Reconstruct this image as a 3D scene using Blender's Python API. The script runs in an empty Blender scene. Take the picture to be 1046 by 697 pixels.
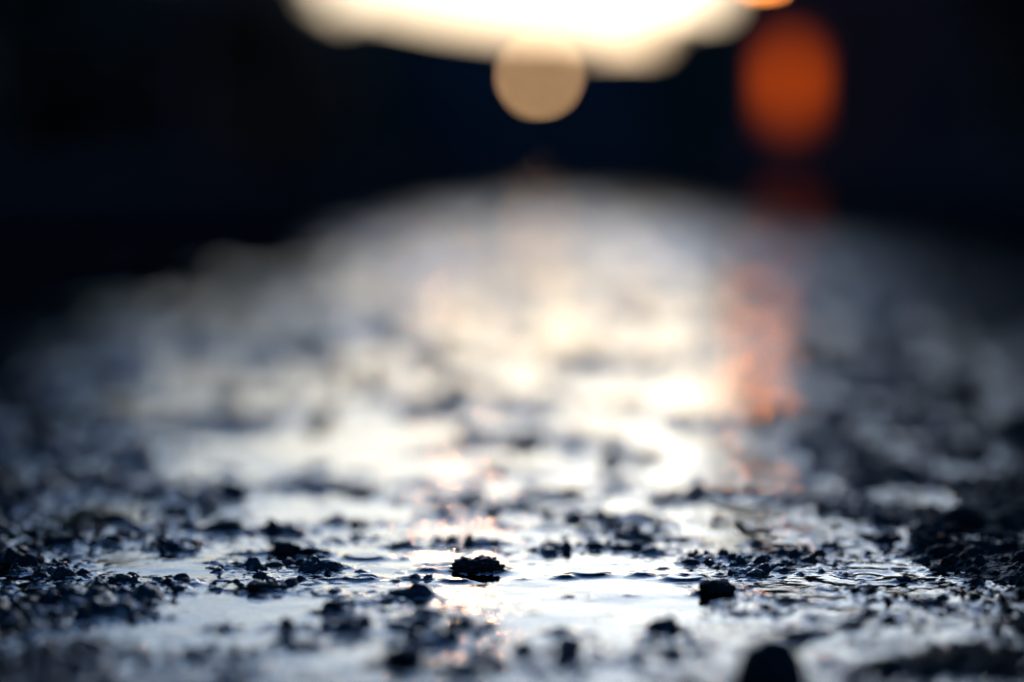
import bpy, bmesh, math, random
import numpy as np
from mathutils import Vector, Matrix, noise as mnoise

random.seed(7)
sc = bpy.context.scene
COL = sc.collection
R = math.radians

# ------------------------------------------------------------------ camera geometry
CAM_H = 0.151
TILT = R(4.25)
ANG = 36.0 / 85.0 / 1046.0            # tangent per photo pixel


def ground_at(px, py, z=0.0):
    """photo pixel -> point of the road where it lies"""
    x = (px - 523) * ANG
    yv = (348.5 - py) * ANG
    d = Vector((x, math.cos(TILT) + yv * math.sin(TILT), -math.sin(TILT) + yv * math.cos(TILT)))
    t = (z - CAM_H) / d.z
    return d.x * t, d.y * t


# ------------------------------------------------------------------ helpers
def link(o):
    COL.objects.link(o)
    return o


def tag(o, label=None, cat=None, group=None, kind=None):
    if label: o['label'] = label
    if cat: o['category'] = cat
    if group: o['group'] = group
    if kind: o['kind'] = kind
    return o


def empty(name, loc=(0, 0, 0), rz=0.0):
    o = bpy.data.objects.new(name, None)
    o.location = loc
    o.rotation_euler = (0, 0, rz)
    o.empty_display_size = 0.1
    return link(o)


def mesh_obj(name, me, mat, parent=None, smooth=False):
    if mat is not None:
        me.materials.append(mat)
    if smooth:
        me.polygons.foreach_set('use_smooth', [True] * len(me.polygons))
    o = bpy.data.objects.new(name, me)
    if parent is not None:
        o.parent = parent
    return link(o)


def bm_obj(name, bm, mat, parent=None, smooth=False):
    bmesh.ops.recalc_face_normals(bm, faces=bm.faces[:])
    me = bpy.data.meshes.new(name)
    bm.to_mesh(me)
    bm.free()
    return mesh_obj(name, me, mat, parent, smooth)


def box(bm, x0, x1, y0, y1, z0, z1):
    v = [bm.verts.new((x, y, z)) for z in (z0, z1) for x, y in ((x0, y0), (x1, y0), (x1, y1), (x0, y1))]
    for f in ((0, 3, 2, 1), (4, 5, 6, 7), (0, 1, 5, 4), (1, 2, 6, 5), (2, 3, 7, 6), (3, 0, 4, 7)):
        bm.faces.new([v[i] for i in f])


def tube(bm, pts, rads, n=12):
    """swept tapered tube through pts"""
    rings = []
    for i, p in enumerate(pts):
        p = Vector(p)
        a = Vector(pts[max(i - 1, 0)]); b = Vector(pts[min(i + 1, len(pts) - 1)])
        t = (b - a).normalized()
        u = t.orthogonal().normalized() if abs(t.z) > 0.95 or i == 0 else (prev_u - t * prev_u.dot(t)).normalized()
        prev_u = u
        w = t.cross(u)
        rings.append([bm.verts.new(p + (u * math.cos(k * 2 * math.pi / n) + w * math.sin(k * 2 * math.pi / n)) * rads[i]) for k in range(n)])
    for i in range(len(rings) - 1):
        for k in range(n):
            bm.faces.new((rings[i][k], rings[i][(k + 1) % n], rings[i + 1][(k + 1) % n], rings[i + 1][k]))
    bm.faces.new(rings[0][::-1]); bm.faces.new(rings[-1])


def lathe(bm, prof, n=20, c=(0, 0, 0)):
    rings = []
    for r, z in prof:
        rings.append([bm.verts.new((c[0] + r * math.cos(k * 2 * math.pi / n), c[1] + r * math.sin(k * 2 * math.pi / n), c[2] + z)) for k in range(n)])
    for i in range(len(rings) - 1):
        for k in range(n):
            bm.faces.new((rings[i][k], rings[i][(k + 1) % n], rings[i + 1][(k + 1) % n], rings[i + 1][k]))
    bm.faces.new(rings[0][::-1]); bm.faces.new(rings[-1])


# ------------------------------------------------------------------ materials
def new_mat(name):
    m = bpy.data.materials.new(name)
    m.use_nodes = True
    nt = m.node_tree
    return m, nt, nt.nodes['Principled BSDF']


def noise_mat(name, c0, c1, scale, rough, bump=0.0, bscale=None, coat=0.0, coat_rough=0.05, metallic=0.0, detail=6, bdist=0.001, coords='Object'):
    m, nt, b = new_mat(name)
    tc = nt.nodes.new('ShaderNodeTexCoord')
    n = nt.nodes.new('ShaderNodeTexNoise')
    n.inputs['Scale'].default_value = scale
    n.inputs['Detail'].default_value = detail
    nt.links.new(tc.outputs[coords], n.inputs['Vector'])
    cr = nt.nodes.new('ShaderNodeValToRGB')
    cr.color_ramp.elements[0].position = 0.35
    cr.color_ramp.elements[1].position = 0.68
    cr.color_ramp.elements[0].color = (*c0, 1)
    cr.color_ramp.elements[1].color = (*c1, 1)
    nt.links.new(n.outputs['Fac'], cr.inputs['Fac'])
    nt.links.new(cr.outputs['Color'], b.inputs['Base Color'])
    b.inputs['Roughness'].default_value = rough
    b.inputs['Metallic'].default_value = metallic
    if coat:
        b.inputs['Coat Weight'].default_value = coat
        b.inputs['Coat Roughness'].default_value = coat_rough
        b.inputs['Coat IOR'].default_value = 1.33
    if bump:
        n2 = nt.nodes.new('ShaderNodeTexNoise')
        n2.inputs['Scale'].default_value = bscale or scale * 3
        n2.inputs['Detail'].default_value = 5
        nt.links.new(tc.outputs[coords], n2.inputs['Vector'])
        bp = nt.nodes.new('ShaderNodeBump')
        bp.inputs['Strength'].default_value = bump
        bp.inputs['Distance'].default_value = bdist
        nt.links.new(n2.outputs['Fac'], bp.inputs['Height'])
        nt.links.new(bp.outputs['Normal'], b.inputs['Normal'])
        if coat:
            nt.links.new(bp.outputs['Normal'], b.inputs['Coat Normal'])
    return m


M = {}
M['asphalt'] = noise_mat('wet_asphalt', (0.008, 0.008, 0.008), (0.026, 0.025, 0.025), 420, 0.62, 0.55, 900, coat=1.0, coat_rough=0.035, bdist=0.0006)
M['asphalt'].node_tree.nodes['Principled BSDF'].inputs['Specular IOR Level'].default_value = 0.15


def wetness(m):
    nt = m.node_tree; b = nt.nodes['Principled BSDF']
    a = nt.nodes.new('ShaderNodeAttribute'); a.attribute_name = 'wet'
    nt.links.new(a.outputs['Fac'], b.inputs['Coat Weight'])
    mu = nt.nodes.new('ShaderNodeMath'); mu.operation = 'MULTIPLY'; mu.inputs[1].default_value = 0.15
    nt.links.new(a.outputs['Fac'], mu.inputs[0]); nt.links.new(mu.outputs[0], b.inputs['Specular IOR Level'])
    mr = nt.nodes.new('ShaderNodeMapRange'); mr.inputs['To Min'].default_value = 0.95; mr.inputs['To Max'].default_value = 0.62
    nt.links.new(a.outputs['Fac'], mr.inputs['Value']); nt.links.new(mr.outputs['Result'], b.inputs['Roughness'])


def chip_colours(m, scale):
    nt = m.node_tree; b = nt.nodes['Principled BSDF']
    src = b.inputs['Base Color'].links[0].from_socket
    tc = nt.nodes.new('ShaderNodeTexCoord')
    v = nt.nodes.new('ShaderNodeTexVoronoi'); v.inputs['Scale'].default_value = scale
    nt.links.new(tc.outputs['Object'], v.inputs['Vector'])
    sp = nt.nodes.new('ShaderNodeSeparateColor'); nt.links.new(v.outputs['Color'], sp.inputs['Color'])
    cr = nt.nodes.new('ShaderNodeValToRGB')
    e = cr.color_ramp.elements
    e[0].position = 0.0; e[0].color = (0.35, 0.35, 0.35, 1)
    e[1].position = 1.0; e[1].color = (2.6, 2.3, 2.0, 1)
    x = e.new(0.55); x.color = (0.6, 0.58, 0.56, 1)
    x = e.new(0.8); x.color = (1.2, 1.0, 0.85, 1)
    nt.links.new(sp.outputs[0], cr.inputs['Fac'])
    mx = nt.nodes.new('ShaderNodeMix'); mx.data_type = 'RGBA'; mx.blend_type = 'MULTIPLY'; mx.inputs[0].default_value = 1.0
    nt.links.new(src, mx.inputs[6]); nt.links.new(cr.outputs['Color'], mx.inputs[7])
    nt.links.new(mx.outputs[2], b.inputs['Base Color'])


wetness(M['asphalt'])
chip_colours(M['asphalt'], 120)
M['stone'] = noise_mat('wet_stone', (0.004, 0.004, 0.004), (0.016, 0.015, 0.014), 300, 0.6, 0.7, 700, coat=0.12, coat_rough=0.14, bdist=0.0005)
M['stone'].node_tree.nodes['Principled BSDF'].inputs['Specular IOR Level'].default_value = 0.15
M['leaf_dead'] = noise_mat('dead_leaf', (0.10, 0.03, 0.008), (0.28, 0.09, 0.015), 160, 0.45, 0.4, 500, coat=0.5, bdist=0.0004)
M['ground'] = noise_mat('ground_soil', (0.010, 0.009, 0.008), (0.022, 0.02, 0.017), 3, 0.9, 0.3, 20, bdist=0.02)
M['kerb'] = noise_mat('kerb_stone', (0.04, 0.04, 0.04), (0.075, 0.073, 0.072), 6, 0.8, 0.3, 60, bdist=0.004)
M['paving'] = noise_mat('pavement_slab', (0.022, 0.022, 0.022), (0.045, 0.044, 0.043), 5, 0.7, 0.3, 60, bdist=0.004)
M['wall_dark'] = noise_mat('dark_brick', (0.03, 0.02, 0.017), (0.06, 0.037, 0.03), 5, 0.85, 0.3, 30, bdist=0.01)
M['wall_grey'] = noise_mat('grey_render', (0.035, 0.031, 0.031), (0.055, 0.05, 0.05), 2, 0.85, 0.2, 40, bdist=0.006)
M['roof'] = noise_mat('roof_tile', (0.025, 0.023, 0.022), (0.06, 0.05, 0.045), 4, 0.75, 0.5, 14, bdist=0.03)
M['door'] = noise_mat('door_paint', (0.025, 0.023, 0.023), (0.035, 0.032, 0.032), 3, 0.5)
M['frame'] = noise_mat('window_frame', (0.03, 0.028, 0.026), (0.05, 0.047, 0.045), 8, 0.5)
M['metal'] = noise_mat('lamp_post_metal', (0.02, 0.022, 0.024), (0.04, 0.042, 0.045), 14, 0.45, metallic=0.5)
M['bark'] = noise_mat('bark', (0.02, 0.016, 0.012), (0.06, 0.045, 0.035), 9, 0.9, 0.6, 20, bdist=0.02)
M['leaf_a'] = noise_mat('foliage_dark', (0.012, 0.020, 0.008), (0.04, 0.055, 0.02), 1.2, 0.65)
M['leaf_b'] = noise_mat('foliage_olive', (0.018, 0.022, 0.008), (0.05, 0.055, 0.02), 1.5, 0.65)


for k_ in ('ground', 'kerb', 'paving', 'wall_dark', 'wall_grey', 'roof', 'door'):
    M[k_].node_tree.nodes['Principled BSDF'].inputs['Specular IOR Level'].default_value = 0.0


def glass_dark():
    m, nt, b = new_mat('window_glass')
    b.inputs['Base Color'].default_value = (0.01, 0.011, 0.013, 1)
    b.inputs['Roughness'].default_value = 0.05
    return m


def emit_mat(name, col, strength, var=0.0):
    m, nt, b = new_mat(name)
    b.inputs['Base Color'].default_value = (*[min(1, c) for c in col], 1)
    b.inputs['Emission Color'].default_value = (*col, 1)
    b.inputs['Emission Strength'].default_value = strength
    if var:
        tc = nt.nodes.new('ShaderNodeTexCoord')
        w = nt.nodes.new('ShaderNodeTexNoise')
        w.inputs['Scale'].default_value = 6
        nt.links.new(tc.outputs['Object'], w.inputs['Vector'])
        mr = nt.nodes.new('ShaderNodeMapRange')
        mr.inputs['To Min'].default_value = strength * (1 - var)
        mr.inputs['To Max'].default_value = strength * (1 + var)
        nt.links.new(w.outputs['Fac'], mr.inputs['Value'])
        nt.links.new(mr.outputs['Result'], b.inputs['Emission Strength'])
    return m


EXPO = 2.85
EV = 2 ** EXPO
M['glass'] = glass_dark()
M['globe_amber'] = emit_mat('lit_amber_globe', (1.0, 0.29, 0.06), 48 / EV)
M['globe_pale'] = emit_mat('lit_pale_globe', (1.0, 0.58, 0.27), 17 / EV)
M['globe_warm'] = emit_mat('lit_warm_head', (1.0, 0.36, 0.12), 330 / EV)
M['curtain'] = emit_mat('orange_lit_curtain', (1.0, 0.115, 0.0), 2.2 / EV)


def lamp_behind_curtain(m, centre, size, strength):
    m.node_tree.nodes['Principled BSDF'].inputs['Specular IOR Level'].default_value = 0.0
    m.node_tree.nodes['Principled BSDF'].inputs['Base Color'].default_value = (0.25, 0.04, 0.005, 1)
    nt = m.node_tree
    tc = nt.nodes.new('ShaderNodeTexCoord')
    mp = nt.nodes.new('ShaderNodeMapping')
    mp.vector_type = 'TEXTURE'
    mp.inputs['Location'].default_value = centre
    mp.inputs['Scale'].default_value = size
    gr = nt.nodes.new('ShaderNodeTexGradient'); gr.gradient_type = 'SPHERICAL'
    mr = nt.nodes.new('ShaderNodeMapRange')
    mr.inputs['To Min'].default_value = strength * 0.08
    mr.inputs['To Max'].default_value = strength
    nt.links.new(tc.outputs['Object'], mp.inputs['Vector']); nt.links.new(mp.outputs['Vector'], gr.inputs['Vector'])
    nt.links.new(gr.outputs['Fac'], mr.inputs['Value'])
    nt.links.new(mr.outputs['Result'], nt.nodes['Principled BSDF'].inputs['Emission Strength'])



def water_mat():
    m = bpy.data.materials.new('puddle_water')
    m.use_nodes = True
    nt = m.node_tree
    nt.nodes.clear()
    out = nt.nodes.new('ShaderNodeOutputMaterial')
    mix = nt.nodes.new('ShaderNodeMixShader')
    fr = nt.nodes.new('ShaderNodeFresnel'); fr.inputs['IOR'].default_value = 1.33
    tr = nt.nodes.new('ShaderNodeBsdfTransparent'); tr.inputs['Color'].default_value = (0.62, 0.60, 0.55, 1)
    gl = nt.nodes.new('ShaderNodeBsdfGlossy'); gl.inputs['Roughness'].default_value = 0.015
    tc = nt.nodes.new('ShaderNodeTexCoord')
    mp = nt.nodes.new('ShaderNodeMapping'); mp.inputs['Scale'].default_value = (60, 85, 60)
    n = nt.nodes.new('ShaderNodeTexNoise'); n.inputs['Scale'].default_value = 1.0; n.inputs['Detail'].default_value = 2.5
    bp = nt.nodes.new('ShaderNodeBump'); bp.inputs['Strength'].default_value = 0.35; bp.inputs['Distance'].default_value = 0.0007
    L = nt.links.new
    L(tc.outputs['Object'], mp.inputs['Vector']); L(mp.outputs['Vector'], n.inputs['Vector'])
    L(n.outputs['Fac'], bp.inputs['Height'])
    L(bp.outputs['Normal'], gl.inputs['Normal']); L(bp.outputs['Normal'], fr.inputs['Normal'])
    L(fr.outputs['Fac'], mix.inputs['Fac']); L(tr.outputs['BSDF'], mix.inputs[1]); L(gl.outputs['BSDF'], mix.inputs[2])
    L(mix.outputs['Shader'], out.inputs['Surface'])
    return m


M['water'] = water_mat()


# ------------------------------------------------------------------ numpy noise
def hsh(ix, iy, seed):
    a = (ix.astype(np.int64) * 374761393 + iy.astype(np.int64) * 668265263 + seed * 1274126177) & 0xFFFFFFFF
    a = ((a ^ (a >> 13)) * 1274126177) & 0xFFFFFFFF
    a = ((a ^ (a >> 15)) * 2246822519) & 0xFFFFFFFF
    return ((a ^ (a >> 16)) & 0xFFFFFF).astype(np.float32) / 16777216.0


def vnoise(x, y, cell, seed):
    u = x / cell; v = y / cell
    iu = np.floor(u); iv = np.floor(v)
    fu = (u - iu).astype(np.float32); fv = (v - iv).astype(np.float32)
    fu = fu * fu * fu * (fu * (fu * 6 - 15) + 10); fv = fv * fv * fv * (fv * (fv * 6 - 15) + 10)
    iu = iu.astype(np.int64); iv = iv.astype(np.int64)
    a = hsh(iu, iv, seed); b = hsh(iu + 1, iv, seed); c = hsh(iu, iv + 1, seed); d = hsh(iu + 1, iv + 1, seed)
    return (a + (b - a) * fu) * (1 - fv) + (c + (d - c) * fu) * fv - 0.5


def fbm(x, y, cell, seed, octv=3):
    s = 0; a = 1.0
    for o in range(octv):
        s = s + a * vnoise(x + 3.1 * o, y - 1.7 * o, cell / 2 ** o, seed + o)
        a *= 0.5
    return s


def chips(x, y, cell, seed, rmin, rmax, hmin, hmax, keep=1.0, p=2.6):
    """broken stone chips set in the surface: max over jittered, tilted, angular domes"""
    iu = np.floor(x / cell).astype(np.int64); iv = np.floor(y / cell).astype(np.int64)
    out = np.zeros(x.shape, np.float32)
    for di in (-1, 0, 1):
        for dj in (-1, 0, 1):
            ci = iu + di; cj = iv + dj
            r1 = hsh(ci, cj, seed); r2 = hsh(ci, cj, seed + 11); r3 = hsh(ci, cj, seed + 23)
            r4 = hsh(ci, cj, seed + 37); r5 = hsh(ci, cj, seed + 51)
            dx = x - (ci + 0.15 + 0.7 * r1) * cell
            dy = y - (cj + 0.15 + 0.7 * r2) * cell
            th = r3 * 6.2832
            ct = np.cos(th); st = np.sin(th)
            a = dx * ct + dy * st; b = -dx * st + dy * ct
            rad = rmin + (rmax - rmin) * r4
            el = 0.62 + 0.38 * r5
            # angular outline: blend of round and squarish distance
            q = np.sqrt(a * a + (b / el) ** 2)
            q2 = np.maximum(np.abs(a), np.abs(b / el)) * 1.12
            q3 = np.abs(a * 0.5 + b / el * 0.87) * 1.15
            q = np.maximum(np.maximum(q * 0.9, q2 * 0.93), q3) / rad
            hh = hmin + (hmax - hmin) * hsh(ci, cj, seed + 71) ** 1.7
            tilt = (hsh(ci, cj, seed + 91) - 0.5) * 0.9 * a / rad + (hsh(ci, cj, seed + 95) - 0.5) * 0.9 * b / rad
            hgt = hh * np.clip(1 - np.clip(q, 0, 1.5) ** p, 0, 1) * (1 + tilt)
            if keep < 1:
                hgt = np.where(hsh(ci, cj, seed + 131) < keep, hgt, 0)
            out = np.maximum(out, hgt)
    return out


# ------------------------------------------------------------------ road surface (one sheet, finer where the eye is close)
def build_axis_y():
    ys = [-0.6]
    d = -0.6
    while d < 64:
        if d < 0.3: s = 0.03
        elif d < 0.55: s = 0.0025
        elif d < 1.22: s = 0.0007
        else: s = min(0.2, 0.0007 * (d / 1.22) ** 2.0)
        d += s
        ys.append(d)
    return np.array(ys)


def build_axis_u():
    us = [0.0]
    u = 0.0
    while u < 0.62:
        s = 0.0008 if u < 0.235 else 0.0008 * (1 + ((u - 0.235) / 0.03) ** 1.5)
        u += s
        us.append(u)
    us = np.array(us)
    return np.concatenate([-us[:0:-1], us])


YS = build_axis_y()
US = build_axis_u()
WID = np.maximum(YS, 0.55)
ROAD_HALF = 3.4
X = np.clip(US[None, :] * WID[:, None], -1e9, 1e9)
# past 5.4 m the fan is wider than the road: squeeze it to the kerbs
sq = np.minimum(1.0, ROAD_HALF / (US[-1] * WID))
X = (X * np.where(US[-1] * WID > ROAD_HALF, sq, 1.0)[:, None]).astype(np.float64)
Y = np.repeat(YS[:, None], len(US), axis=1)
XF, YF = X.ravel(), Y.ravel()

# puddle margins: distance, left edge, right edge in metres
ED = np.array([(697, 190, 760), (640, 150, 745), (600, 130, 735), (560, 150, 735), (510, 180, 745), (450, 110, 770), (380, 40, 790), (320, 120, 800), (260, 347, 860), (210, 400, 830), (188, 440, 780)])
ed = []
for py, l, r in ED:
    xl, yy = ground_at(l, py); xr, _ = ground_at(r, py)
    ed.append((yy, xl, xr))
ed = np.array(ed)


# low worn ridges of the road that just break the water
RIDGES = [(610, 611, 150, .006), (240, 629, 100, .007), (190, 650, 150, .010), (490, 640, 60, .007),
          (690, 643, 130, .009), (560, 668, 90, .008), (110, 628, 110, .008), (300, 662, 90, .008), (650, 676, 110, .008),
          (450, 690, 120, .009), (240, 690, 130, .009), (520, 615, 60, .004), (345, 642, 70, .006), (620, 634, 70, .006),
          (300, 566, 90, .006), (420, 560, 110, .006), (560, 560, 60, .006), (210, 575, 90, .008),
          (520, 540, 90, .008), (330, 535, 110, .010), (640, 530, 90, .010), (440, 515, 120, .012), (570, 505, 110, .013), (300, 500, 120, .014)]


def ground_height(x, y):
    xl = np.interp(y, ed[:, 0], ed[:, 1]); xr = np.interp(y, ed[:, 0], ed[:, 2])
    wob = fbm(x, y, 0.12, 5, 3) * 0.07 * np.clip(y, 0.5, 4)
    ins = np.minimum(x - xl, xr - x) + wob                 # >0 inside the puddle
    soft = 0.035 * np.clip(y, 0.6, 5)
    k = np.clip(ins / soft * 0.5 + 0.5, 0, 1)
    k = k * k * (3 - 2 * k)
    far = np.clip((y - 1.5) / 1.6, 0, 1)
    mid = np.clip((y - 1.02) / 0.4, 0, 1)
    near = np.clip((0.84 - y) / 0.08, 0, 1)
    base = 0.0002 + (-0.0025 - 0.0007 * far + 0.0004 * mid + 0.0012 * near - 0.0002) * k + 0.0045 * far * (1 - k) * (x < 0)
    rx, ry = ground_at(885, 588)
    base = base - 0.0035 * np.exp(-(((x - rx) / 0.030) ** 2 + ((y - ry) / 0.045) ** 2))
    base = base + fbm(x, y, 0.045, 31, 3) * 0.0070 + vnoise(x, y, 0.4, 77) * (0.0016 + 0.004 * far) + fbm(x, y * 0.6, 0.055, 383, 2) * 0.009 * mid
    for px, py, wpx, hy in RIDGES:
        rx, ry = ground_at(px, py)
        sx = wpx * ANG * ry * 0.42
        q = ((x - rx) / sx) ** 2 + ((y - ry - 0.25 * (x - rx) * math.sin(px)) / hy) ** 2
        base = base + 0.0025 * np.exp(-q ** 1.5) * k
    c0 = chips(x + 0.11, y + 0.05, 0.030, 55, 0.007, 0.015, 0.0008, 0.0048, 0.55, 2.0)
    base = base + c0 * (1 - 0.35 * near) * np.where(k > 0.5, 1.0, 0.7)
    base = base + mid * (chips(x, y, 0.042, 71, 0.007, 0.017, 0.002, 0.0105, 0.6, 2.0) - 0.0012)
    c1 = chips(x, y, 0.0115, 101, 0.0032, 0.0070, 0.0003, 0.0038, 0.8)
    c2 = chips(x + 0.3, y + 0.2, 0.0062, 202, 0.0016, 0.0036, 0.0004, 0.0030, 0.9)
    c3 = chips(x + 0.7, y + 0.9, 0.0027, 303, 0.0008, 0.0015, 0.0001, 0.0009, 0.8)
    g = vnoise(x, y, 0.0017, 404) * 0.0005
    h = base + np.maximum(c1, c2 * 0.95) + c3 * 0.8 + g
    return h.astype(np.float32)


def gh1(x, y):
    return float(ground_height(np.array([x]), np.array([y]))[0])


H = np.empty(XF.shape, np.float32)
step = 200000
for i in range(0, len(XF), step):
    H[i:i + step] = ground_height(XF[i:i + step], YF[i:i + step])
nr, nc = X.shape


def grid_mesh(name, x, y, z, mask=None):
    nr, nc = x.shape
    idx = np.arange(nr * nc).reshape(nr, nc)
    q = np.stack([idx[:-1, :-1], idx[:-1, 1:], idx[1:, 1:], idx[1:, :-1]], -1).reshape(-1, 4)
    co = np.stack([x.ravel(), y.ravel(), z.ravel()], -1).astype(np.float32)
    if mask is not None:
        mk = mask.ravel()
        q = q[mk[q].any(1)]
        used = np.unique(q)
        remap = np.full(nr * nc, -1, np.int64); remap[used] = np.arange(len(used))
        q = remap[q]; co = co[used]
    me = bpy.data.meshes.new(name)
    me.vertices.add(len(co)); me.vertices.foreach_set('co', co.ravel())
    me.loops.add(q.size); me.loops.foreach_set('vertex_index', q.ravel().astype(np.int32))
    me.polygons.add(len(q))
    me.polygons.foreach_set('loop_start', np.arange(0, q.size, 4, dtype=np.int32))
    me.polygons.foreach_set('use_smooth', np.ones(len(q), bool))
    me.update(calc_edges=True)
    return me


road = mesh_obj('road', grid_mesh('road', X, Y, H.reshape(nr, nc)), M['asphalt'])
wl_ = -0.27 + 0.004 * YF
wr_ = 0.38 + 0.05 * YF
wd = np.minimum(XF - wl_, (wr_ - XF) * 0.4) + fbm(XF, YF, 0.35, 611, 3) * 0.14 + fbm(XF, YF, 0.05, 617, 2) * 0.03
wet = np.clip(wd / 0.16 + 0.5, 0, 1).astype(np.float32)
wet = np.where(YF < 1.5, np.maximum(wet, np.clip((1.7 - YF) / 0.4, 0, 1)), wet).astype(np.float32)
side = np.abs(XF + 0.03 * YF) / np.clip(YF, 0.5, 99)
wet *= np.clip(1.1 - (side - 0.11) / 0.11, 0.16, 1)  # wet sheen also cut towards both sides, painting in darker road edges
wet *= np.clip((9.5 - 7 * np.abs(XF - 0.1) - YF) / 5, 0, 1).astype(np.float32)
at_ = road.data.attributes.new('wet', 'FLOAT', 'POINT')
at_.data.foreach_set('value', wet)
tag(road, kind='structure', label='wet coarse asphalt road with stone chips', cat='road')

# water: a level sheet that climbs a little where the stones come near its surface
wz = np.zeros_like(H)
dep = -H
wz += np.where(dep > 0, 0.0007 * np.exp(-np.clip(dep, 0, 1) / 0.0009), 0.0007).astype(np.float32)
wz += (fbm(XF, YF * 1.5, 0.045, 909, 2) * 0.0004 + vnoise(XF * 0.6, YF, 0.011, 915) * 0.00011).astype(np.float32)
rings = [(885, 588, 0.024, 0.00025)]
for px, py, rad, amp in rings:
    cx, cy = ground_at(px, py)
    dd = np.hypot(XF - cx, YF - cy)
    wz += (amp * np.cos(dd / 0.0065 * 2 * math.pi * 0.5) * np.exp(-(dd / rad) ** 2)).astype(np.float32)
stones = [
    # px, py(contact), width px, height px above water, rough, crust, label
    (488, 586, 68, 24, .34, .95, 'largest sharp black crusty stone, standing in the middle of the puddle'),
    (731, 609, 42, 24, .3, .6, 'rounded black stone at the right edge of the puddle, in sharp focus'),
    (411, 681, 54, 32, .2, .2, 'blurred dark stone nearest the bottom edge left of centre'),
    (787, 709, 78, 74, .13, .25, 'big blurred black stone cut by the bottom edge at right'),
    (265, 606, 40, 13, .2, .5, 'jagged dark stone left of centre with a tiny crumb before it'),
    (266, 612, 7, 5, .1, .0, 'tiny round crumb just in front of a jagged dark stone'),
    (187, 599, 34, 11, .2, .4, 'low dark crusty stone at the left margin of the puddle'),
    (602, 589, 34, 7, .2, .3, 'thin flat dark stone alone in open water right of the largest stone'),
    (577, 591, 10, 3, .2, .3, 'speck of dark grit just left of a thin flat stone'),
    (655, 589, 12, 3, .2, .3, 'little flat dark grit alone in water left of the right margin'),
    (437, 584, 12, 6, .2, .3, 'small dark pebble just left of the largest black stone'),
    (465, 595, 26, 6, .2, .4, 'flat dark chip in front of the largest black stone'),
    (258, 567, 30, 9, .3, .6, 'ragged dark clump at the left end of a broken row of crumbs'),
    (293, 568, 34, 20, .35, .6, 'upright ragged dark crumb, tallest of a broken row'),
    (322, 568, 36, 10, .3, .5, 'dark oblong clump at the right end of a broken row of crumbs'),
    (367, 594, 32, 9, .25, .4, 'dark mound half sunk left of the largest stone'),
    (338, 628, 36, 18, .3, .6, 'crumbly dark lump, softly blurred, in the near left water'),
    (365, 618, 40, 10, .3, .5, 'dark ridge of grit touching a crumbly blurred lump'),
    (412, 561, 38, 12, .25, .4, 'dark flat stone behind and left of the largest stone'),
    (372, 572, 40, 8, .25, .4, 'long low dark stone left of the flat one behind the largest stone'),
    (457, 528, 26, 9, .2, .3, 'blurred dark pebble behind the largest stone, in bright water'),
    (488, 494, 26, 8, .2, .3, 'far blurred dark pebble in the brightest water'),
    (563, 540, 30, 9, .2, .3, 'blurred flat dark stone behind the largest one, right side'),
    (622, 474, 18, 22, .25, .2, 'tall blurred dark stone standing in bright water right of centre'),
    (776, 440, 24, 22, .2, .2, 'tall blurred dark stone under the orange light streak'),
    (742, 464, 46, 9, .25, .3, 'wide low blurred dark stone beside the orange light streak'),
    (985, 540, 52, 26, .25, .3, 'big dark blurred stone near the right edge'),
    (880, 482, 30, 18, .2, .2, 'blurred dark round stone in the blue sheen at right'),
    (655, 553, 22, 7, .2, .3, 'small dark flake in bright water left of the right margin'),
    (690, 552, 36, 7, .2, .3, 'flat dark sliver at the right margin of bright water'),
    (180, 526, 32, 16, .2, .2, 'blurred dark round stone in the left margin'),
    (228, 544, 60, 14, .25, .3, 'long blurred dark stone where left margin meets bright water'),
    (700, 594, 44, 7, .25, .4, 'long thin dark chip left of the rounded black stone'),
    (570, 648, 24, 12, .2, .2, 'blurred dark pebble in near water at lower centre'),
    (577, 679, 26, 16, .2, .2, 'blurred dark pebble near bottom edge right of centre'),
    (825, 652, 40, 18, .2, .2, 'blurred dark stone on the near right asphalt'),
    (940, 560, 34, 16, .2, .3, 'dark angular stone on the right asphalt before the big blurred one'),
    (120, 536, 40, 16, .2, .2, 'blurred dark stone on the left asphalt under pale light spots'),
    (60, 560, 36, 16, .2, .2, 'dark stone at the far left of the asphalt'),
    (925, 596, 24, 12, .2, .3, 'sharp small dark stone on the right asphalt in focus'),
]
# the water skin climbs at every stone that stands in it
for i, (px, py, wpx, hpx, rg, cr, lab) in enumerate(stones):
    x, y = ground_at(px, py)
    sx = wpx * ANG * math.hypot(y, CAM_H) * 0.5
    sy = sx * random.Random(i).uniform(0.7, 0.95)
    sel = np.where((np.abs(XF - x) < sx * 3) & (np.abs(YF - y - sy * 0.5) < sy * 3 + 0.01))[0]
    q = np.hypot((XF[sel] - x) / sx, (YF[sel] - y - sy * 0.5) / sy)
    wz[sel] += (0.0012 * np.exp(-np.clip(q - 0.85, 0, 9) * sx / 0.0022)).astype(np.float32)
wmask = (H < wz + 0.0002) & (YF > 0.2)
puddle = mesh_obj('puddle', grid_mesh('puddle', X, Y, wz.reshape(nr, nc), wmask.reshape(nr, nc)), M['water'])
tag(puddle, kind='structure', label='shallow rain puddle reflecting the bright sky', cat='puddle')

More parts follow.
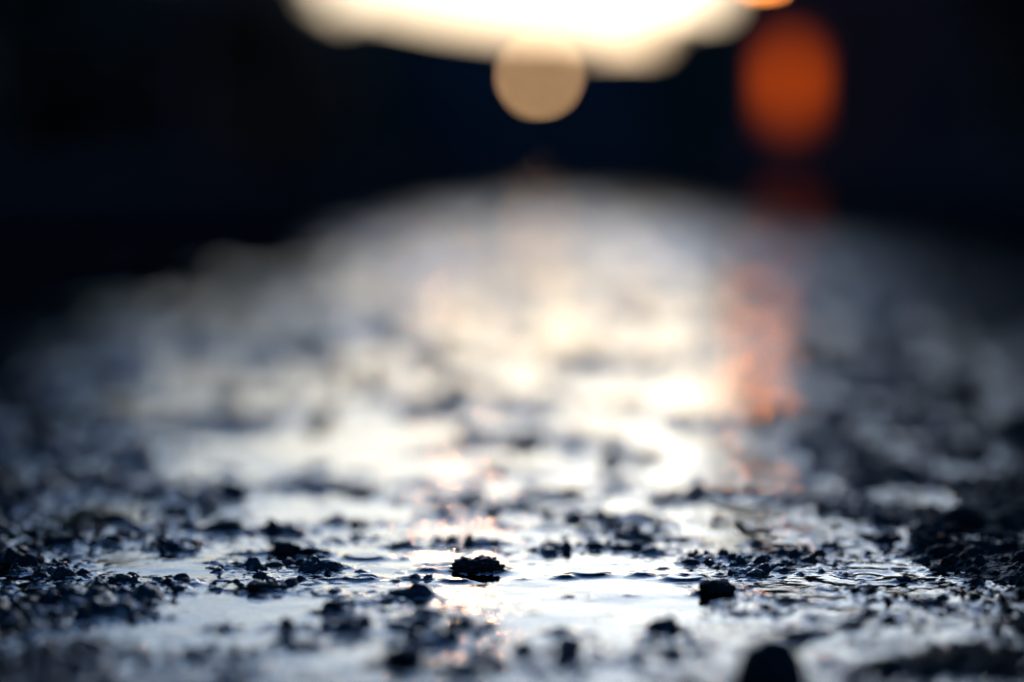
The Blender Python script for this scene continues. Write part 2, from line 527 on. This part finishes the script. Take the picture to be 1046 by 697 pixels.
# ------------------------------------------------------------------ wide ground, kerbs, pavements
bm = bmesh.new(); box(bm, -400, 400, -60, 900, -0.5, -0.06); g = bm_obj('ground', bm, M['ground']); tag(g, kind='structure')
bm = bmesh.new(); box(bm, -ROAD_HALF - 3, ROAD_HALF + 3, -30, -0.59, -0.3, 0.0); rb = bm_obj('road', bm, M['asphalt']); tag(rb, kind='structure')
for s in (-1, 1):
    bm = bmesh.new()
    for k in range(95):
        y0 = -30 + k * 1.0
        box(bm, min(s * ROAD_HALF, s * (ROAD_HALF + 0.15)), max(s * ROAD_HALF, s * (ROAD_HALF + 0.15)), y0 + 0.004, y0 + 0.996, -0.1, 0.12)
    tag(bm_obj('kerb', bm, M['kerb']), kind='structure')
    bm = bmesh.new()
    a, b = s * (ROAD_HALF + 0.154), s * (ROAD_HALF + 2.2)
    box(bm, min(a, b), max(a, b), -30, 65, -0.1, 0.116)
    tag(bm_obj('pavement', bm, M['paving']), kind='structure')
bm = bmesh.new(); box(bm, -60, 60, 65.004, 72, -0.1, -0.02); tag(bm_obj('road', bm, M['asphalt']), kind='structure')


# ------------------------------------------------------------------ loose stones
def stone_mesh(seed, sx, sy, sz, rough, sub=5, crust=0.0):
    rnd = random.Random(seed)
    off = Vector((rnd.uniform(-50, 50), rnd.uniform(-50, 50), rnd.uniform(-50, 50)))
    bm = bmesh.new()
    bmesh.ops.create_icosphere(bm, subdivisions=sub, radius=1.0)
    planes = []
    for k in range(15):
        n = Vector((rnd.gauss(0, 1), rnd.gauss(0, 1), rnd.gauss(0, 0.8))).normalized()
        planes.append((n, rnd.uniform(0.58, 0.9) if crust < 0.24 or crust > 0.26 else 0.95))
    for v in bm.verts:
        p = v.co.copy()
        for n, d in planes:
            e = p.dot(n) - d
            if e > 0:
                p -= n * e * 0.85
        u = v.co * 1.3 + off
        dsp = mnoise.fractal(u, 1.0, 2.1, 4) * rough
        dsp += crust * (mnoise.voronoi(v.co * 4.5 + off)[0][0] * -0.32 + 0.12)
        dsp += mnoise.noise(v.co * 9 + off) * 0.025 + mnoise.noise(v.co * 22 + off) * 0.02
        p = p + v.co.normalized() * dsp
        v.co = Vector((p.x * sx, p.y * sy, p.z * sz))
    return bm


PXM = ANG  # per metre of distance
for i, (px, py, wpx, hpx, rg, cr, lab) in enumerate(stones):
    x, y = ground_at(px, py)
    dist = math.hypot(y, CAM_H)
    w = wpx * ANG * dist
    h = hpx * ANG * dist * 0.8
    sx = w * 0.5
    sy = sx * random.Random(i).uniform(0.7, 0.95)
    sink = 0.35
    full = h / (1 - sink)
    bm = stone_mesh(i + 40, sx, sy, full * 0.5, rg, 5 if wpx > 20 else 4, cr)
    o = bm_obj('stone', bm, M['stone'], None, True)
    wl = 0.0
    if wpx > 9:
        wl = max(-0.002, min(0.002, gh1(x, y) * 0.5))
    o.location = (x, y + sy * 0.5, wl + full * 0.5 - full * sink)
    o.rotation_euler = (0, 0, random.Random(i + 5).uniform(-0.3, 0.3))
    tag(o, lab, 'stone', 'loose stones in and around the puddle')

# dead leaf scrap, twig
def leaf_scrap(name, px, py, L, W, rz, label, seed):
    rnd = random.Random(seed)
    bm = bmesh.new()
    nu, nv = 24, 10
    rows = []
    for a in range(nu + 1):
        t = a / nu
        wdt = W * math.sin(math.pi * min(1, t * 0.9 + 0.06)) ** 0.7 * (1 + 0.25 * mnoise.noise(Vector((t * 7, seed, 0))))
        row = []
        for b in range(nv + 1):
            s = b / nv * 2 - 1
            z = 0.25 * W * s * s + 0.25 * W * math.sin(t * 5 + seed) + 0.12 * W * mnoise.noise(Vector((t * 5, s * 2, seed)))
            row.append(bm.verts.new(((t - 0.5) * L, s * wdt * 0.5, z)))
        rows.append(row)
    for a in range(nu):
        for b in range(nv):
            bm.faces.new((rows[a][b], rows[a + 1][b], rows[a + 1][b + 1], rows[a][b + 1]))
    ret = bmesh.ops.solidify(bm, geom=bm.faces[:], thickness=0.0004)
    o = bm_obj(name, bm, M['leaf_dead'], None, True)
    x, y = ground_at(px, py)
    o.location = (x, y, max(0.0015, gh1(x, y)) + 0.0012)
    o.rotation_euler = (0.15, 0.1, rz)
    tag(o, label, 'leaf', 'leaf scraps on the wet asphalt')


leaf_scrap('leaf_scrap', 768, 551, 0.022, 0.007, -0.9, 'curled orange brown leaf scrap lying among dark stones right of the puddle', 3)
leaf_scrap('leaf_scrap', 753, 527, 0.026, 0.006, 0.1, 'blurred thin orange brown sliver behind the curled one, standing in for an orange lamp glint', 9)  # thin orange sliver added in place of lamp light reflected off the road

# ------------------------------------------------------------------ trees and hedges
def leaves_mesh(blobs, n, size, seed):
    """many small leaf faces through the volume of several clumps"""
    rnd = np.random.default_rng(seed)
    cs = []
    tot = sum(b[3] ** 2 for b in blobs)
    for (cx, cy, cz, r, fz) in blobs:
        k = max(10, int(n * 1.6 * r * r / tot))
        d = rnd.normal(size=(k, 3)); d /= np.linalg.norm(d, axis=1)[:, None]
        rad = r * (0.25 + 0.75 * rnd.random(k) ** 0.6) * (1 + 0.18 * rnd.normal(size=k))
        cs.append(np.array((cx, cy, cz)) + d * rad[:, None] * np.array((1, 1, fz)))
    c = np.concatenate(cs)
    k = len(c)
    a = rnd.normal(size=(k, 3)); a /= np.linalg.norm(a, axis=1)[:, None]
    b = np.cross(a, rnd.normal(size=(k, 3))); b /= np.linalg.norm(b, axis=1)[:, None]
    s = size * (0.6 + 0.8 * rnd.random(k))[:, None]
    co = np.stack([c - a * s, c - b * s * 0.45, c + a * s, c + b * s * 0.45], 1).reshape(-1, 3).astype(np.float32)
    me = bpy.data.meshes.new('crown')
    me.vertices.add(len(co)); me.vertices.foreach_set('co', co.ravel())
    me.loops.add(4 * k); me.loops.foreach_set('vertex_index', np.arange(4 * k, dtype=np.int32))
    me.polygons.add(k); me.polygons.foreach_set('loop_start', np.arange(0, 4 * k, 4, dtype=np.int32))
    me.update(calc_edges=True)
    return me


def tree(x, y, ht, rad, label, seed, low=0.25, leaf='leaf_a', n=9000, group='dark trees along the street', leafs=1.0):
    rnd = random.Random(seed)
    t = empty('tree', (x, y, 0))
    tag(t, label, 'tree', group)
    bm = bmesh.new()
    lean = rnd.uniform(-.2, .2)
    tops = (lean * 1.5, rnd.uniform(-.3, .3), ht * 0.8)
    tube(bm, [(0, 0, -0.1), (lean * .2, 0, ht * .12), (lean * .6, 0.05, ht * .4), tops], [ht * .034, ht * .025, ht * .018, ht * .005], 10)
    blobs = []
    nb = 15
    for k in range(nb):
        a = k * 2.4 + rnd.uniform(-.4, .4)
        f = (k + 0.5) / nb
        z = ht * (low + (0.93 - low) * f)
        prof = math.sin(math.pi * (0.12 + 0.8 * f)) ** 0.7
        rr = rad * prof * rnd.uniform(0.35, 0.75)
        bx, by = rr * math.cos(a), rr * math.sin(a)
        br = rad * rnd.uniform(0.34, 0.5) * (0.6 + 0.4 * prof)
        blobs.append((bx, by, z, br, 0.8))
        z0 = min(z, ht * .75) * 0.75
        tube(bm, [(lean * z0 / ht, 0, z0), (bx * .6, by * .6, z0 + (z - z0) * .7), (bx, by, z)], [ht * .01, ht * .006, ht * .003], 6)
    bm_obj('trunk', bm, M['bark'], t, True)
    mesh_obj('crown', leaves_mesh(blobs, n, 0.15 + ht * 0.010, seed), M[leaf], t)
    return t


def at(px, row, d):
    return ((px - 523) * ANG * d, CAM_H + (165 - row) * ANG * d)


# left side of the street
tree(-6.7, 24, 10.5, 2.6, 'tall dark leafy tree nearest on the left side of the street', 1, 0.08)
tree(-8.6, 31, 12.5, 3.0, 'tall dark tree second along the left side of the street', 2, 0.06)
tree(-4.2, 36, 3.15, 2.0, 'low rounded dark tree at left, beside the bright sky gap', 3, 0.04, n=12000)
tree(-8.0, 38, 5.2, 2.6, 'middling dark tree between the low rounded tree and the tall ones', 8, 0.04, n=12000)
tree(-9.0, 26, 10, 3.2, 'broad dark tree at the far left edge behind the pavement', 4, 0.05)
# right side
tree(8.6, 34, 9.0, 3.0, 'dark tree at the far right edge in front of the house', 6, 0.06)
tree(11.5, 30, 10.0, 3.4, 'broad dark tree outermost at the right', 7, 0.05)


# unseen trees added to darken the road, over and behind the camera
for x_, y_, h_, r_, sd, lab in (
        (-6.0, 13, 12, 3.2, 31, 'added tree shading the road from the left pavement, just outside the view'),
        (-4.7, 4, 10, 4.6, 32, 'added unseen tree shading the road from the left, close beside the camera'),
        (6.6, 17, 11, 2.9, 33, 'added tree shading the road from the right pavement, just outside the view'),
        (4.9, 5, 10, 4.6, 34, 'added unseen tree shading the road from the right, close beside the camera'),
        (-3.6, -6, 9, 4.0, 35, 'added unseen tree shading the stones from behind the camera, left'),
        (3.6, -6, 9, 4.0, 36, 'added unseen tree shading the stones from behind the camera, right')):
    tree(x_, y_, h_, r_, lab, sd, 0.28 if y_ < 9 else 0.10, n=15000)


def hedge(x0, x1, y, h, label, seed, name='hedge', cat='hedge'):
    t = empty(name, ((x0 + x1) / 2, y, 0))
    tag(t, label, cat, 'hedges and shrubs at the street end')
    rnd = random.Random(seed)
    w = x1 - x0
    blobs = []
    nx = max(2, int(w / 0.5))
    for i in range(nx):
        for z in np.arange(0.35, h - 0.25, 0.55):
            blobs.append(((i + .5) / nx * w - w / 2 + rnd.uniform(-.1, .1), rnd.uniform(-.15, .15), z + rnd.uniform(-.1, .1), rnd.uniform(.42, .55), 0.9))
    bm = bmesh.new()
    for i in range(nx):
        xx = (i + .5) / nx * w - w / 2
        tube(bm, [(xx, 0, -.05), (xx + .05, 0, h * .3), (xx - .05, .05, h * .75)], [.035, .028, .01], 6)
    bm_obj('stem', bm, M['bark'], t)
    mesh_obj('crown', leaves_mesh(blobs, int(11000 * w), 0.17, seed), M['leaf_b'], t)


# street end (about 74 m away): low garage in the middle, shrubs both sides
hedge(-14.0, -3.5, 71.6, 4.6, 'tall dark hedge at the street end left of the garage', 21)
hedge(4.5, 7.4, 71.6, 5.0, 'dark shrub at the street end right of the garage', 22, 'shrub', 'shrub')


def window(parent, x, y, z, w, h, pane_mat, label=None):
    bm = bmesh.new()
    t = 0.07
    box(bm, x - w / 2 - t, x + w / 2 + t, y - 0.05, y + 0.03, z + h / 2, z + h / 2 + t)
    box(bm, x - w / 2 - t, x + w / 2 + t, y - 0.05, y + 0.03, z - h / 2 - t, z - h / 2)
    box(bm, x - w / 2 - t, x - w / 2, y - 0.048, y + 0.03, z - h / 2, z + h / 2)
    box(bm, x + w / 2, x + w / 2 + t, y - 0.048, y + 0.03, z - h / 2, z + h / 2)
    box(bm, x - 0.02, x + 0.02, y - 0.04, y + 0.03, z - h / 2, z + h / 2)
    f = bm_obj('window', bm, M['frame'], parent)
    if label: f['label'] = label
    bm = bmesh.new(); box(bm, x - w / 2, x + w / 2, y - 0.012, y + 0.02, z - h / 2, z + h / 2)
    bm_obj('pane', bm, pane_mat, f)
    bm = bmesh.new(); box(bm, x - w / 2 - .12, x + w / 2 + .12, y - 0.12, y - 0.002, z - h / 2 - t - .08, z - h / 2 - t - .002)
    bm_obj('sill', bm, M['kerb'], f)


def gable_roof(parent, x0, x1, y0, y1, z, rise, ov=0.35):
    bm = bmesh.new()
    ym = (y0 + y1) / 2
    th = 0.16
    a = [(y0 - ov, z - 0.1), (ym, z + rise), (y1 + ov, z - 0.1), (y1 + ov, z - 0.1 + th), (ym, z + rise + th), (y0 - ov, z - 0.1 + th)]
    v0 = [bm.verts.new((x0 - ov, p[0], p[1])) for p in a]
    v1 = [bm.verts.new((x1 + ov, p[0], p[1])) for p in a]
    n = len(a)
    for k in range(n):
        bm.faces.new((v0[k], v0[(k + 1) % n], v1[(k + 1) % n], v1[k]))
    bm.faces.new((v0[0], v0[1], v0[4], v0[5])); bm.faces.new((v0[1], v0[2], v0[3], v0[4]))
    bm.faces.new((v1[0], v1[5], v1[4], v1[1])); bm.faces.new((v1[1], v1[4], v1[3], v1[2]))
    return bm_obj('roof', bm, M['roof'], parent)


def gable_walls(parent, x0, x1, y0, y1, z, rise, mat):
    bm = bmesh.new()
    ym = (y0 + y1) / 2
    a = [(y0, -0.1), (y1, -0.1), (y1, z - 0.13), (ym, z + rise - 0.03), (y0, z - 0.13)]
    v0 = [bm.verts.new((x0, p[0], p[1])) for p in a]
    v1 = [bm.verts.new((x1, p[0], p[1])) for p in a]
    for k in range(5):
        bm.faces.new((v0[k], v0[(k + 1) % 5], v1[(k + 1) % 5], v1[k]))
    bm.faces.new(v0[::-1]); bm.faces.new(v1)
    return bm_obj('wall', bm, mat, parent)


# house on the right with the orange lit window
hx0, hx1, hy0, hy1 = 4.52, 14.5, 45.0, 53.0
hs = empty('house', ((hx0 + hx1) / 2, hy0, 0))
tag(hs, 'dark brick house at right with one glowing orange window', 'house')


def lx(x): return x - (hx0 + hx1) / 2


gable_walls(hs, lx(hx0), lx(hx1), 0, hy1 - hy0, 5.6, 3.0, M['wall_dark'])
rf = gable_roof(hs, lx(hx0), lx(hx1), 0, hy1 - hy0, 5.6, 3.0, 0.12)
bm = bmesh.new(); box(bm, lx(12.2), lx(13.0), 3.6, 4.4, 7.9, 9.6); bm_obj('chimney', bm, M['wall_dark'], rf)
wx, wz_ = at(805, 88, 45.0)
lamp_behind_curtain(M['curtain'], (lx(wx), 0, wz_ + 0.1), (0.33, 0.5, 0.80), 2.1 / EV)
window(hs, lx(wx), -0.004, wz_, 0.66, 1.45, M['curtain'], 'window glowing deep orange')
for xx, zz in ((9.2, 1.55), (12.4, 1.55), (6.0, 4.3), (9.2, 4.3), (12.4, 4.3)):
    window(hs, lx(xx), -0.004, zz, 1.0, 1.3, M['glass'])
bm = bmesh.new(); box(bm, lx(7.2), lx(8.15), -0.05, 0.02, 0.0, 2.1); d = bm_obj('door', bm, M['door'], hs)
bm = bmesh.new(); lathe(bm, [(.01, 0), (.03, .01), (.03, .03), (.01, .04)], 10, (lx(7.3), -0.08, 1.05)); bm_obj('handle', bm, M['metal'], d)

# terrace on the left behind the trees
lh = empty('house', (-16.0, 50.0, 0))
tag(lh, 'dark brick house at left hidden behind the row of trees', 'house')
gable_walls(lh, -7.0, 7.0, 0, 8, 5.6, 3.0, M['wall_dark'])
gable_roof(lh, -7.0, 7.0, 0, 8, 5.6, 3.0)
for xx in (-5, -2, 1.2, 4.6):
    for zz in (1.55, 4.3):
        window(lh, xx, -0.004, zz, 1.0, 1.3, M['glass'])
bm = bmesh.new(); box(bm, 2.4, 3.35, -0.05, 0.02, 0.0, 2.1); bm_obj('door', bm, M['door'], lh)

# low garage closing the street
gx0, gx1, gy0, gy1 = -3.9, 5.2, 72.5, 79.0
gr = empty('garage', ((gx0 + gx1) / 2, gy0, 0))
tag(gr, 'low dark grey garage closing the far end of the street', 'garage')
gc = (gx0 + gx1) / 2
prof = [at(px, rw, 72.5) for px, rw in ((392, 6), (450, 18), (520, 27), (606, 29))]
low_z = at(640, 41, 72.5)[1]
gm = prof[-1][0]


def prism(bm, pts, y0, y1):
    v0 = [bm.verts.new((p[0] - gc, y0, p[1])) for p in pts]
    v1 = [bm.verts.new((p[0] - gc, y1, p[1])) for p in pts]
    n = len(pts)
    for k in range(n):
        bm.faces.new((v0[k], v0[(k + 1) % n], v1[(k + 1) % n], v1[k]))
    bm.faces.new(v0[::-1]); bm.faces.new(v1)


D = gy1 - gy0
bm = bmesh.new()
prism(bm, [(prof[0][0], -0.1), (gm, -0.1)] + [(p[0], p[1] - 0.2) for p in prof[::-1]], 0, D)
box(bm, gm - gc + .003, gx1 - gc, 0.3, D, -0.1, low_z - 0.15)
bm_obj('wall', bm, M['wall_grey'], gr)
bm = bmesh.new()
prism(bm, [(p[0], p[1] - 0.197) for p in prof] + [(p[0], p[1]) for p in prof[::-1]], -0.3, D + .2)
box(bm, gm - gc + .006, gx1 - gc + .2, 0.1, D + .15, low_z - 0.147, low_z)
bm_obj('roof', bm, M['roof'], gr)
for dx in (-2.5, 0.3):
    bm = bmesh.new()
    for k in range(9):
        box(bm, dx - 1.1, dx + 1.1, -0.05 + 0.004 * (k % 2), -0.003, 0.03 + k * .25, 0.03 + k * .25 + .235)
    dd = bm_obj('door', bm, M['door'], gr)
    bm = bmesh.new(); box(bm, dx - .09, dx + .09, -0.09, -0.052, 0.85, 0.89); bm_obj('handle', bm, M['metal'], dd)


# ------------------------------------------------------------------ lamps
def post_lamp(px, row, d, globe_r, glob_mat, label, name='street_lamp'):
    x, z = at(px, row, d)
    t = empty(name, (x, d, 0))
    tag(t, label, 'lamp', 'lit lamps along the street')
    bm = bmesh.new()
    lathe(bm, [(.13, -0.02), (.13, .12), (.09, .16), (.075, .7), (.05, .75), (.04, z - globe_r - .12), (.075, z - globe_r - .08), (.085, z - globe_r + .02)], 16)
    bm_obj('post', bm, M['metal'], t, False)
    bm = bmesh.new(); bmesh.ops.create_uvsphere(bm, u_segments=24, v_segments=14, radius=globe_r)
    bmesh.ops.translate(bm, verts=bm.verts[:], vec=(0, 0, z))
    bm_obj('globe', bm, glob_mat, t, True)
    bm = bmesh.new(); lathe(bm, [(globe_r * .55, z + globe_r * .86), (globe_r * .5, z + globe_r), (.03, z + globe_r * 1.25), (.012, z + globe_r * 1.45)], 16)
    bm_obj('cap', bm, M['metal'], t)


post_lamp(551, 78, 62.0, 0.17, M['globe_pale'], 'pale glowing round lamp on a post in the middle, below the bright sky')
post_lamp(777, -42, 40.0, 0.20, M['globe_amber'], 'amber glowing round lamp on a post above the orange window')

# tall arm lamp leaning over the road from the left; its head sits just above the frame
ax, az = at(468, -262, 30.0)
t = empty('arm_lamp', (-4.0, 30.0, 0)); tag(t, 'tall lamp post with long arm at left, its warm light glinting in the puddle', 'lamp', 'lit lamps along the street')
bm = bmesh.new(); lathe(bm, [(.14, -.02), (.14, .9), (.085, 1.0), (.06, az - .1), (.05, az + .15)], 14); bm_obj('post', bm, M['metal'], t)
hxl = ax + 4.0
bm = bmesh.new(); tube(bm, [(0, 0, az), (hxl * .25, 0, az + .28), (hxl * .7, 0, az + .3), (hxl - .1, 0, az + .14)], [.05, .045, .04, .035], 10); bm_obj('arm', bm, M['metal'], t, True)
bm = bmesh.new(); lathe(bm, [(.26, 0.02), (.22, .1), (.1, .18), (.05, .24)], 18, (hxl, 0, az)); hd = bm_obj('lamp_head', bm, M['metal'], t)
bm = bmesh.new(); lathe(bm, [(.03, -.14), (.08, -.12), (.12, -.05), (.13, .015)], 18, (hxl, 0, az)); bm_obj('bulb', bm, M['globe_warm'], hd, True)

# ------------------------------------------------------------------ sky and sun
SUN_EL, SUN_AZ = R(5.9), R(6.8)       # azimuth measured from +Y towards +X
w = bpy.data.worlds.new('World'); sc.world = w
w.use_nodes = True
nt = w.node_tree
sky = nt.nodes.new('ShaderNodeTexSky')
sky.sky_type = 'NISHITA'
sky.sun_disc = False
sky.sun_elevation = SUN_EL
sky.sun_rotation = SUN_AZ
sky.altitude = 0
sky.air_density = 1.5
sky.dust_density = 5.0
sky.ozone_density = 8.4
nt.links.new(sky.outputs['Color'], nt.nodes['Background'].inputs['Color'])
nt.nodes['Background'].inputs['Strength'].default_value = 0.1
sun = bpy.data.lights.new('sun', 'SUN')
sun.energy = 0.02
sun.angle = R(0.5)
sun.color = (1.0, 0.72, 0.45)
so = link(bpy.data.objects.new('sun', sun))
dirv = Vector((math.sin(SUN_AZ) * math.cos(SUN_EL), math.cos(SUN_AZ) * math.cos(SUN_EL), math.sin(SUN_EL)))
so.rotation_euler = (-dirv).to_track_quat('-Z', 'Y').to_euler()

# ------------------------------------------------------------------ camera and render
cam = bpy.data.cameras.new('camera')
cam.sensor_width = 36; cam.lens = 85
cam.clip_start = 0.02; cam.clip_end = 3000
cam.dof.use_dof = True
cam.dof.focus_distance = 0.880
cam.dof.aperture_fstop = 2.58
co = link(bpy.data.objects.new('camera', cam))
co.location = (0, 0, CAM_H)
co.rotation_euler = (R(90) - TILT, 0, 0)
sc.camera = co
sc.view_settings.view_transform = 'Standard'
sc.view_settings.look = 'None'
sc.view_settings.exposure = EXPO
sc.view_settings.gamma = 1
sc.render.engine = 'CYCLES'
sc.cycles.use_denoising = True
sc.cycles.use_adaptive_sampling = False
sc.cycles.max_bounces = 6
sc.cycles.transparent_max_bounces = 8
sc.cycles.caustics_reflective = False
sc.cycles.sample_clamp_indirect = 6.0 / EV * 8
sc.cycles.sample_clamp_direct = 0
